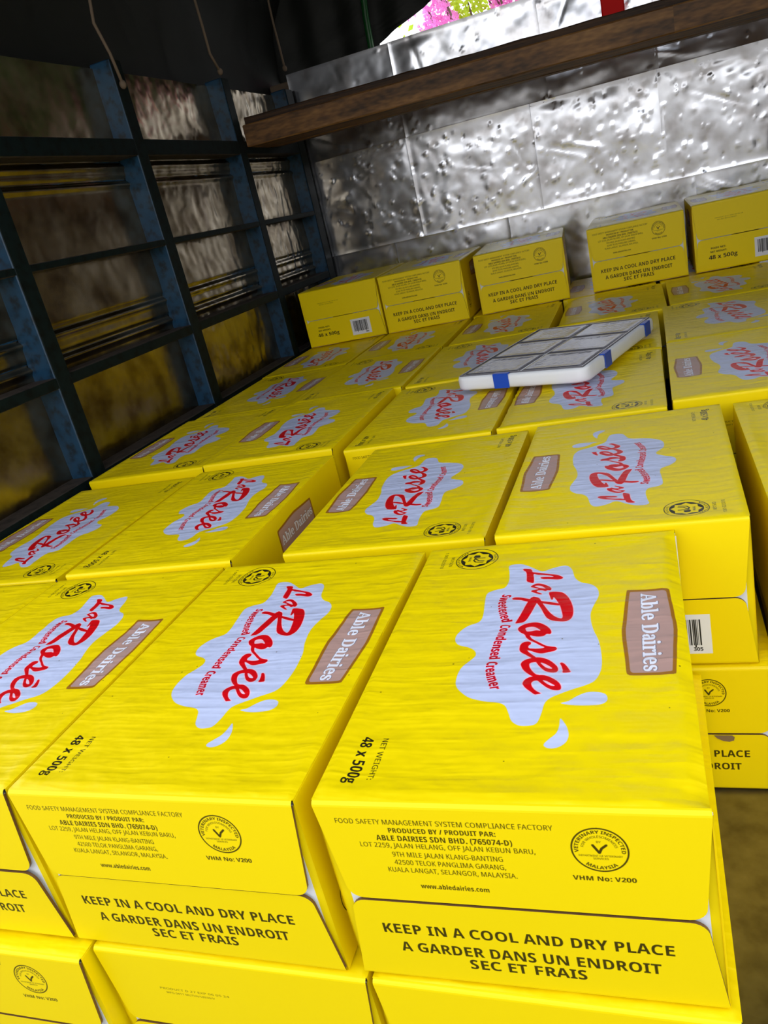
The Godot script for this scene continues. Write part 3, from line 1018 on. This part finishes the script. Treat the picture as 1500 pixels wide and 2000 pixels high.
func carton_body(sd: int, worn := false) -> ArrayMesh:
	var nx := 32
	var nz := 48
	var n := noise(sd, 7.0, 3)
	var n2 := noise(sd + 3, 30.0, 2)
	var v := PackedVector3Array()
	var uv := PackedVector2Array()
	var idx := PackedInt32Array()
	var nor := PackedVector3Array()
	var cs := func(q: float) -> float: return q * q * (3.0 - 2.0 * q) if absf(q) < 2 else q
	# denser rows near the edges
	var gx := []
	for i in nx + 1:
		gx.append(-cos(PI * i / nx) * 0.35 * CW / 2 + (2.0 * i / nx - 1.0) * 0.65 * CW / 2)
	var gz := []
	for k in nz + 1:
		gz.append(-cos(PI * k / nz) * 0.3 * CL / 2 + (2.0 * k / nz - 1.0) * 0.7 * CL / 2)
	var topv := {}
	for k in nz + 1:
		for i in nx + 1:
			var x: float = gx[i]
			var z: float = gz[k]
			var ex := CW / 2 - absf(x)
			var ez := CL / 2 - absf(z)
			var e := minf(ex, ez)
			var y := CH
			y -= 0.0022 * (1.0 - smoothstep(0.0, 0.006, e))
			var inner := smoothstep(0.0, 0.03, e)
			y += inner * (0.0022 * n.get_noise_2d(x * 1.0, z) + 0.0006 * n2.get_noise_2d(x * 0.3, z) - 0.0026)
			# the rims of the tins pressed through
			var cx := fposmod(x + CW / 2, CW / 4) - CW / 8
			var cz := fposmod(z + CL / 2, CL / 6) - CL / 12
			var rr := Vector2(cx, cz).length()
			y += inner * 0.0007 * exp(-pow((rr - 0.031) / 0.0045, 2.0)) * (0.4 + n.get_noise_2d(z * 2.0 + 5.0, x))
			var px := x
			var pz := z
			if worn:
				# crushed right-hand edge and front corner
				var q := 1.0 - smoothstep(0.0, 0.020 + 0.006 * n2.get_noise_1d(z * 1.2), CW / 2 - x)
				y -= q * (0.006 + 0.003 * n.get_noise_1d(z * 5.0)) * smoothstep(0.0, 0.03, ez)
				var c := 1.0 - smoothstep(0.0, 0.05, Vector2(CW / 2 - x, CL / 2 - z).length())
				y -= 0.006 * c * smoothstep(0.0, 0.015, ez)
				px -= 0.0015 * q
			v.append(Vector3(px, y, pz))
			uv.append(uv_top(x, z))
			topv[Vector2i(i, k)] = v.size() - 1
	for k in nz + 1:
		for i in nx + 1:
			var dx: Vector3 = v[topv[Vector2i(mini(i + 1, nx), k)]] - v[topv[Vector2i(maxi(i - 1, 0), k)]]
			var dz: Vector3 = v[topv[Vector2i(i, mini(k + 1, nz))]] - v[topv[Vector2i(i, maxi(k - 1, 0))]]
			nor.append(dz.cross(dx).normalized())
			if i < nx and k < nz:
				var a: int = topv[Vector2i(i, k)]
				var b: int = topv[Vector2i(i + 1, k)]
				var c: int = topv[Vector2i(i + 1, k + 1)]
				var d: int = topv[Vector2i(i, k + 1)]
				# from above: a back left, b back right, c front right, d front left
				idx.append_array(PackedInt32Array([a, b, c, a, c, d]))
	for s in [-1, 1]:
		var rows := 5
		var base := v.size()
		for k in nz + 1:
			var t: Vector3 = v[topv[Vector2i(nx if s > 0 else 0, k)]]
			for r in rows + 1:
				var y := t.y * (1.0 - float(r) / rows)
				var bulge := 0.0012 * sin(PI * r / rows) * (0.5 + n.get_noise_2d(t.z * 1.5 + 20.0 * s, y * 2.0)) * smoothstep(0.0, 0.04, CL / 2 - absf(t.z))
				v.append(Vector3(t.x + s * bulge, y, t.z))
				nor.append(Vector3(s, 0, 0))
				if s > 0:
					uv.append(Vector2((CL / 2 - t.z) / CL * 456.0 * PX / AW, (790.0 + (CH - y) * 1000.0 * PX) / AH))
				else:
					uv.append(UV_YELLOW)
		for k in nz:
			for r in rows:
				var a := base + k * (rows + 1) + r
				var b := a + rows + 1
				if s > 0:
					idx.append_array(PackedInt32Array([a, a + 1, b + 1, a, b + 1, b]))
				else:
					idx.append_array(PackedInt32Array([a, b, b + 1, a, b + 1, a + 1]))
	var b0 := v.size()
	for c in [[-1, -1], [1, -1], [1, 1], [-1, 1]]:
		v.append(Vector3(c[0] * CW / 2, 0, c[1] * CL / 2))
		nor.append(Vector3.DOWN)
		uv.append(UV_YELLOW)
	idx.append_array(PackedInt32Array([b0, b0 + 2, b0 + 1, b0, b0 + 3, b0 + 2]))
	var arr := []
	arr.resize(Mesh.ARRAY_MAX)
	arr[Mesh.ARRAY_VERTEX] = v
	arr[Mesh.ARRAY_NORMAL] = nor
	arr[Mesh.ARRAY_TEX_UV] = uv
	arr[Mesh.ARRAY_INDEX] = idx
	var m := ArrayMesh.new()
	m.add_surface_from_arrays(Mesh.PRIMITIVE_TRIANGLES, arr)
	return m

# outer end flap, upper or lower, with the print of end 0 (address) or 1 (bar code); out = how far the free edge stands off
func flap_mesh(upper: bool, end_: int, out: float) -> ArrayMesh:
	var oy := 0.0 if end_ == 0 else 520.0
	var hinge := 0.0062 if upper else 0.1898     # millimetres / 1000 below the top
	var free := 0.1012 if upper else 0.1032
	var hw := CW / 2 - 0.0008
	var fw := CW / 2 - 0.0095
	var rad := 0.013
	var sgn := 1.0 if upper else -1.0
	var p := PackedVector2Array()      # (x, depth below top)
	p.append(Vector2(-hw, hinge))
	p.append(Vector2(hw, hinge))
	for i in 7:
		var a := PI / 2 * i / 6.0
		p.append(Vector2(fw - rad + rad * cos(a), free - sgn * (rad - rad * sin(a))))
	for i in 7:
		var a := PI / 2 * (1.0 - i / 6.0)
		p.append(Vector2(-fw + rad - rad * cos(a), free - sgn * (rad - rad * sin(a))))
	var th := 0.0030
	var z_at := func(d: float) -> float: return CL / 2 + 0.0004 + out * absf(d - hinge) / absf(free - hinge)
	var st := begin()
	var P := func(q: Vector2, back: bool) -> Vector3:
		return Vector3(q.x, CH - q.y, z_at.call(q.y) + (0.0 if back else th))
	var U := func(q: Vector2) -> Vector2:
		return Vector2((1200.0 + (q.x / CW + 0.5) * 300.0 * PX) / AW, (oy + q.y * 1000.0 * PX) / AH)
	var ids := Geometry2D.triangulate_polygon(p)
	for k in range(0, ids.size(), 3):
		var a := p[ids[k]]
		var b := p[ids[k + 1]]
		var c := p[ids[k + 2]]
		if (b - a).cross(c - a) > 0.0:   # y runs down here: turn round
			var s := b
			b = c
			c = s
		tri(st, P.call(a, false), P.call(b, false), P.call(c, false), U.call(a), U.call(b), U.call(c))
		tri(st, P.call(a, true), P.call(c, true), P.call(b, true), UV_WHITE, UV_WHITE, UV_WHITE)
	for i in p.size():
		var a := p[i]
		var b := p[(i + 1) % p.size()]
		if absf((a.y + b.y) / 2.0 - hinge) < 1e-5:
			# the rounded fold back to the edge of the body
			for k in 4:
				var q0 := PI / 2 * k / 4.0
				var q1 := PI / 2 * (k + 1) / 4.0
				var edge := 0.0018 if upper else 0.1945
				var y0 := CH - lerpf(edge, hinge, 1.0 - cos(q0))
				var y1 := CH - lerpf(edge, hinge, 1.0 - cos(q1))
				var z0 := lerpf(CL / 2 - 0.001, CL / 2 + 0.0004 + th, sin(q0))
				var z1 := lerpf(CL / 2 - 0.001, CL / 2 + 0.0004 + th, sin(q1))
				var u0: Vector2 = U.call(Vector2(-hw, CH - y0))
				var u1: Vector2 = U.call(Vector2(hw, CH - y0))
				var u2: Vector2 = U.call(Vector2(hw, CH - y1))
				var u3: Vector2 = U.call(Vector2(-hw, CH - y1))
				if upper:
					quad(st, Vector3(-hw, y1, z1), Vector3(hw, y1, z1), Vector3(hw, y0, z0), Vector3(-hw, y0, z0), [u3, u2, u1, u0])
				else:
					quad(st, Vector3(-hw, y0, z0), Vector3(hw, y0, z0), Vector3(hw, y1, z1), Vector3(-hw, y1, z1), [u0, u1, u2, u3])
			continue
		if upper:
			quad(st, P.call(a, true), P.call(b, true), P.call(b, false), P.call(a, false), [UV_KRAFT])
		else:
			quad(st, P.call(b, true), P.call(a, true), P.call(a, false), P.call(b, false), [UV_KRAFT])
	return done(st)

# inner end flap folded in from the side: printed margin, then bare white board
func dust_flap_mesh(s: float) -> ArrayMesh:
	var st := begin()
	var z := CL / 2 - 0.0012
	var xs := [CW / 2, CW / 2 - 0.0085, CW / 2 - 0.11]
	for i in 2:
		var a: float = s * xs[i]
		var b: float = s * xs[i + 1]
		var l := minf(a, b)
		var r := maxf(a, b)
		quad(st, Vector3(l, 0.0, z), Vector3(r, 0.0, z), Vector3(r, CH - 0.008, z), Vector3(l, CH - 0.008, z), [UV_YELLOW if i == 0 else UV_WHITE])
		quad(st, Vector3(r, 0.0, z - 0.003), Vector3(l, 0.0, z - 0.003), Vector3(l, CH - 0.008, z - 0.003), Vector3(r, CH - 0.008, z - 0.003), [UV_WHITE])
	return done(st)

func make_carton(body: ArrayMesh, fl: Array, dust: Array) -> Node3D:
	var o := Node3D.new()
	part("body", body, M.card, o)
	for e in 2:
		for k in 2:
			var f := part("flap", fl[e * 2 + k], M.card, o)
			f.rotation.y = PI * e
			var d := part("dust_flap", dust[k], M.card, o)
			d.rotation.y = PI * e
	return o

func build_cartons() -> void:
	make_print()
	var dust := [dust_flap_mesh(-1.0), dust_flap_mesh(1.0)]
	var sets := []
	for out in [[0.0008, 0.0015], [0.0022, 0.001], [0.0012, 0.0025]]:
		sets.append([flap_mesh(true, 0, out[0]), flap_mesh(false, 0, out[1]), flap_mesh(true, 1, out[1]), flap_mesh(false, 1, out[0])])
	var protos := []
	for k in 4:
		protos.append(make_carton(carton_body(300 + 17 * k, k == 3), sets[k % 3], dust))
	# x, z of the middle, height of the lid, turn, 1 = far end to the front, body variant, label
	var front_row := "cartons of the front row"
	var g2 := "cartons of the second row"
	var g3 := "cartons of the third row"
	var g4 := "cartons of the fourth row"
	var g5 := "cartons of the fifth row"
	var gs := "cartons stacked against the headboard"
	var gl := "cartons of the bottom layer at the tail"
	var list := [
		[0.0, -0.228, 0.0, 0.8, 0, 3, front_row, "yellow carton nearest the camera, at the front right, with a crushed top edge"],
		[-0.3101, -0.2245, 0.0, -0.15, 0, 1, front_row, "yellow carton in the middle of the front row, left of the nearest one"],
		[-0.6135, -0.2245, 0.0, 0.1, 0, 2, front_row, "yellow carton at the left of the front row, its end cut off"],
		[-0.917, -0.2245, -0.002, 0.0, 0, 0, front_row, "yellow carton in the front row against the left wall, only a corner showing"],
		[-0.9341, -0.691, -0.005, -0.25, 1, 1, g2, "yellow carton of the second row beside the left wall's nearest blue post"],
		[-0.6087, -0.683, 0.005, 0.57, 0, 0, g2, "yellow carton whose shaded long side shows a brown name plaque beside a gap"],
		[-0.2353, -0.7065, -0.0025, -0.38, 1, 2, g2, "yellow carton right of the gap, directly behind the middle front carton"],
		[0.0808, -0.6865, 0.0065, -0.72, 1, 0, g2, "yellow carton behind the nearest one, its end showing a bar code"],
		[0.402, -0.700, 0.0, 0.0, 0, 1, g2, "yellow carton cut by the right picture edge, right of the narrow dark gap"],
		[-0.923, -1.160, 0.008, 0.3, 1, 0, g3, "yellow carton of the third row with a bright front edge by the left wall"],
		[-0.620, -1.156, 0.012, 0.0, 1, 2, g3, "yellow carton of the third row behind the one with the shaded side plaque"],
		[-0.303, -1.163, 0.002, 0.0, 0, 1, g3, "yellow carton whose printed end peeks out behind the gap, front left of the foam slab"],
		[0.0035, -1.167, 0.004, 0.0, 1, 3, g3, "yellow carton carrying the front corner of the white foam slab"],
		[0.312, -1.170, 0.012, -0.5, 1, 2, g3, "yellow carton of the third row at the right picture edge"],
		[-0.910, -1.616, 0.006, 0.0, 0, 1, g4, "yellow carton of the fourth row beside the left wall's second blue post"],
		[-0.604, -1.616, 0.010, 0.0, 0, 0, g4, "yellow carton of the fourth row, second from the left wall"],
		[-0.298, -1.620, 0.006, 0.0, 0, 2, g4, "yellow carton under the left edge of the white foam slab"],
		[0.0065, -1.622, 0.004, 0.0, 1, 1, g4, "yellow carton mostly hidden beneath the white foam slab"],
		[0.316, -1.632, 0.010, -0.4, 0, 0, g4, "yellow carton just right of the foam slab's far corner"],
		[-0.916, -2.074, 0.006, 0.0, 1, 2, g5, "yellow carton in front of the leftmost stacked carton by the wall"],
		[-0.604, -2.078, 0.008, 0.0, 1, 1, g5, "yellow carton in front of the second stacked carton from the left"],
		[-0.288, -2.084, 0.006, 0.0, 1, 0, g5, "yellow carton in front of the third stacked carton, between two narrow gaps"],
		[0.030, -2.086, 0.006, 0.6, 1, 3, g5, "yellow carton just behind the foam slab, below the fourth stacked carton"],
		[0.338, -2.094, 0.010, 0.0, 1, 2, g5, "yellow carton in front of the rightmost stacked carton"],
	]
	for c in list:
		put_carton(protos[c[5]], c[0], c[1], -CH, c[2], c[3], c[4], c[6], c[7])
	# upper layer by the headboard
	var stack := [
		[-0.911, -2.497, 0.209, 1.6, 1, 0, "yellow carton stacked highest at the far left, bar code on its end"],
		[-0.602, -2.499, 0.208, 1.0, 0, 1, "yellow stacked carton second from the left along the headboard"],
		[-0.277, -2.538, 0.208, 4.2, 0, 2, "yellow stacked carton with its dark right side showing beside the gap"],
		[0.113, -2.572, 0.211, 0.0, 0, 0, "yellow stacked carton just right of the gap in the back row"],
		[0.434, -2.574, 0.216, 0.0, 1, 1, "yellow stacked carton farthest right along the headboard, bar code cut off"],
	]
	for c in stack:
		put_carton(protos[c[5]], c[0], c[1], 0.008, c[2], c[3], c[4], gs, c[6])
	# the row that carries the stack
	var carriers := [[-0.915, -2.540], [-0.606, -2.540], [-0.298, -2.546], [0.012, -2.548], [0.322, -2.552]]
	for c in carriers.size():
		var says := "yellow carton glimpsed in the gap between the stacked cartons" if c == 3 else "yellow carton hidden beneath the back stack"
		put_carton(protos[c % 3], carriers[c][0], carriers[c][1], -CH, 0.006, 0.0, 1, "cartons under the back stack", says)
	# bottom layer: those in view, then those buried under the rest
	var low := [
		[-0.5965, -0.204, 0.2, 0, 0, "yellow bottom-layer carton at the lower left corner with a round stamp"],
		[-0.2935, -0.2205, 0.0, 1, 1, "yellow bottom-layer carton with faint ink stamp, below the middle front carton"],
		[0.0095, -0.2215, 0.0, 1, 2, "yellow bottom-layer carton below the nearest one, at the bottom edge"],
		[0.0955, -0.6825, 0.0, 0, 0, "yellow bottom-layer carton standing on the bare floor at the right"],
	]
	for c in low:
		var o := put_carton(protos[c[4]], c[0], c[1], FLOOR, -CH - 0.001, c[2], c[3], gl, c[5])
		if c[0] > 0.05:
			# the liner of its lower flap is torn at the seam
			var st := begin()
			var q := [Vector2(0.072, 0.1036), Vector2(0.076, 0.1085), Vector2(0.083, 0.1125), Vector2(0.090, 0.1135), Vector2(0.0955, 0.1115), Vector2(0.0965, 0.1065), Vector2(0.094, 0.1036)]
			for k in range(1, q.size() - 1):
				var v := []
				for e in [q[0], q[k], q[k + 1]]:
					v.append(Vector3(e.x, CH - e.y, CL / 2 + 0.0061))
				tri(st, v[0], v[1], v[2])
			part("torn_liner", done(st), M.kraft, o).set_meta("label", "torn brown patch of bare cardboard")
	var hidden := [[-0.90, -0.215], [0.402, -0.690]]
	for x in [-0.905, -0.565, -0.212]:
		hidden.append([x, -0.690])
	for z in [-1.160, -1.620, -2.080, -2.545]:
		for x in [-0.915, -0.608, -0.300, 0.008, 0.318]:
			hidden.append([x, z])
	for c in hidden.size():
		put_carton(protos[c % 3], hidden[c][0], hidden[c][1], FLOOR, -CH - 0.001, 0.0, c % 2, "cartons buried in the bottom layer", "yellow carton buried in the bottom layer beneath other cartons")
	for p in protos:
		p.free()

func put_carton(proto: Node3D, x: float, z: float, base: float, lid: float, turn: float, flipped: int, group: String, label: String) -> Node3D:
	var o: Node3D = proto.duplicate()
	o.name = numbered("carton")
	add_child(o)
	o.position = Vector3(x, base, z)
	o.rotation_degrees.y = turn + 180.0 * flipped
	o.scale.y = (lid - base) / CH
	tag(o, label, "carton", group)
	return o

# ---------------------------------------------------------------- foam slab
func build_foam() -> void:
	var o := thing("foam_slab", "white foam slab wrapped in clear film with blue tape, lying on the cartons", "foam slab")
	o.position = Vector3(-0.0655, 0.0145, -1.392)
	o.rotation_degrees = Vector3(0, -18.0, 0)
	var hx := 0.150
	var hz := 0.218
	var th := 0.030
	var outline := PackedVector2Array()
	var n := noise(111, 22.0, 3)
	var r := 0.024
	for c in [[1, 1, 0.0], [-1, 1, 90.0], [-1, -1, 180.0], [1, -1, 270.0]]:
		for i in 7:
			var a := deg_to_rad(c[2] + 15.0 * i)
			outline.append(Vector2(c[0] * (hx - r) + r * cos(a), c[1] * (hz - r) + r * sin(a)))
	var dense := PackedVector2Array()
	for i in outline.size():
		var a := outline[i]
		var b := outline[(i + 1) % outline.size()]
		var k := maxi(1, int(a.distance_to(b) / 0.012))
		for q in k:
			dense.append(a.lerp(b, q / float(k)))
	var st := SurfaceTool.new()
	st.begin(Mesh.PRIMITIVE_TRIANGLES)
	st.set_smooth_group(0)
	var prof := [[0.0, 0.0], [0.0035, 0.004], [0.0035, 0.012], [0.004, 0.020], [0.0025, 0.026], [0.0, 0.0285]]
	var at := func(i: int, k: int) -> Vector3:
		var p := dense[i % dense.size()]
		var d := p.normalized()
		var w: float = prof[k][0] + 0.0016 * n.get_noise_3d(p.x, p.y, k * 0.02)
		return Vector3(p.x + d.x * w, prof[k][1], p.y + d.y * w)
	for i in dense.size():
		for k in prof.size() - 1:
			quad(st, at.call(i + 1, k), at.call(i, k), at.call(i, k + 1), at.call(i + 1, k + 1))
		tri(st, Vector3(0, 0, 0), at.call(i, 0), at.call(i + 1, 0))
		tri(st, Vector3(0, 0.0285, 0), at.call(i + 1, 5), at.call(i, 5))
	part("slab", done(st), M.foam, o)
	# film-covered pads on top, two by three, with raised seams between them
	for a in 2:
		for b in 3:
			var x0 := -0.138 + 0.139 * a
			var z0 := -0.204 + 0.1375 * b
			var rim := 0.004
			var wob := noise(120 + a * 3 + b, 16.0, 3)
			var m := grid(26, 26, func(i: int, j: int) -> Vector3:
				var u := i / 26.0
				var w := j / 26.0
				var e := minf(minf(u, 1 - u) * 0.135, minf(w, 1 - w) * 0.1335)
				var y := 0.0288 + 0.0022 * smoothstep(0.0, 0.005, e) * (1.0 - 0.55 * smoothstep(0.008, 0.03, e)) + 0.0006 * smoothstep(0.0, 0.02, e) * wob.get_noise_2d(u, w)
				return Vector3(x0 + 0.135 * u, y, z0 + 0.1335 * (1.0 - w)))
			part("film_pad", m, M.foam_film, o)
	# wrapped film rim
	var sr := begin()
	for e in [[-0.144, -0.2105, -0.1395, 0.2105], [0.1375, -0.2105, 0.142, 0.2105], [-0.1395, -0.2105, 0.1375, -0.2055], [-0.1395, 0.2065, 0.1375, 0.2105]]:
		bevel_box(sr, Vector3(e[0], 0.0275, e[1]), Vector3(e[2], 0.0312, e[3]), 0.001)
	part("film_rim", done(sr), M.foam_film, o)
	# blue tape folded over the edge
	for t in [[-0.055, 1], [0.09, 2], [-0.17, 2]]:
		var stp := begin()
		if t[1] == 1:
			bevel_box(stp, Vector3(t[0], 0.0005, hz + 0.0045), Vector3(t[0] + 0.036, 0.0295, hz + 0.0058), 0.0004)
			bevel_box(stp, Vector3(t[0], 0.0295, hz - 0.006), Vector3(t[0] + 0.036, 0.0318, hz + 0.0058), 0.0004)
		else:
			bevel_box(stp, Vector3(hx + 0.0045, 0.0005, t[0]), Vector3(hx + 0.0058, 0.0295, t[0] + 0.036), 0.0004)
			bevel_box(stp, Vector3(hx - 0.006, 0.0295, t[0]), Vector3(hx + 0.0058, 0.0318, t[0] + 0.036), 0.0004)
		part("tape", done(stp), M.tape, o)

# ---------------------------------------------------------------- flowering bush beyond the headboard
func build_plant() -> void:
	var o := thing("flowering_bush", "pink flowering bush with bright green leaves seen through the opening over the headboard", "bush")
	var rng := RandomNumberGenerator.new()
	rng.seed = 2024
	var stl := begin()
	var stf := begin()
	var root := Vector3(-0.5, -1.5, -7.2)
	var twigs := []
	for i in 70:
		var tip := Vector3(rng.randf_range(-1.66, 2.2), rng.randf_range(1.35, 2.9), rng.randf_range(-7.5, -6.7))
		var mid := root.lerp(tip, 0.55) + Vector3(rng.randf_range(-0.2, 0.2), 0.5, rng.randf_range(-0.2, 0.2))
		var ps := []
		for k in 9:
			var t := k / 8.0
			ps.append(root.lerp(mid, t).lerp(mid.lerp(tip, t), t))
		twigs.append(ps)
		part("branch", tube(ps, 0.009, 6), M.bark, o)
	for i in 20000:
		var tw: Array = twigs[rng.randi() % twigs.size()]
		var t := rng.randf_range(4.0, 7.99)
		var p: Vector3 = tw[int(t)].lerp(tw[int(t) + 1], t - int(t)) + Vector3(rng.randfn(0, 0.12), rng.randfn(0, 0.12), rng.randfn(0, 0.1))
		var b := Basis.from_euler(Vector3(rng.randf_range(-PI, PI), rng.randf_range(-PI, PI), rng.randf_range(-PI, PI)))
		var pink := absf(sin(p.x * 5.2 + p.y * 3.0)) > 0.62
		if pink:
			for k in 3:
				var bb := b.rotated(b.y, TAU * k / 3.0)
				petal(stf, p, bb, rng.randf_range(0.035, 0.05), 0.034)
		else:
			petal(stl, p, b, rng.randf_range(0.05, 0.08), 0.042)
	var lv := part("foliage", done(stl), M.leaf, o)
	lv.set_meta("kind", "stuff")
	var fl := part("blossom", done(stf), M.bract, o)
	fl.set_meta("kind", "stuff")

func petal(st: SurfaceTool, p: Vector3, b: Basis, l: float, w: float) -> void:
	var tip := p + b * Vector3(l, l * 0.25, 0)
	var a := p + b * Vector3(l * 0.45, 0.012, w / 2)
	var c := p + b * Vector3(l * 0.45, 0.012, -w / 2)
	var m := p + b * Vector3(l * 0.5, 0.0, 0)
	tri(st, p, a, m)
	tri(st, a, tip, m)
	tri(st, p, m, c)
	tri(st, m, tip, c)

func build_tree() -> void:
	var o := thing("leafy_tree", "green leafy tree standing in front of the lorry, mirrored dimly in the side sheets", "tree")
	var rng := RandomNumberGenerator.new()
	rng.seed = 77
	var st := begin()
	var trunk := [Vector3(3.6, -1.5, -9.0), Vector3(3.5, 0.0, -9.0), Vector3(3.7, 1.4, -9.1), Vector3(3.6, 3.0, -9.0)]
	part("trunk", tube(trunk, 0.14, 10), M.bark, o)
	for k in 7:
		var e := Vector3(3.6 + rng.randf_range(-1.8, 1.8), rng.randf_range(1.6, 4.2), -9.0 + rng.randf_range(-0.9, 0.9))
		part("branch", tube([Vector3(3.62, 0.6 + 0.25 * k, -9.05), Vector3(3.62, 0.9 + 0.25 * k, -9.05).lerp(e, 0.5), e], 0.045, 7), M.bark, o)
	for i in 9000:
		var d := Vector3(rng.randfn(0, 1), rng.randfn(0, 1), rng.randfn(0, 1)).normalized() * pow(rng.randf(), 0.4)
		var p := Vector3(4.4 + d.x * 4.0, 2.7 + d.y * 2.6, -9.0 + d.z * 1.4)
		var b := Basis.from_euler(Vector3(rng.randf_range(-PI, PI), rng.randf_range(-PI, PI), rng.randf_range(-PI, PI)))
		petal(st, p, b, rng.randf_range(0.22, 0.38), 0.2)
	var lv := part("foliage", done(st), M.tree_leaf, o)
	lv.set_meta("kind", "stuff")
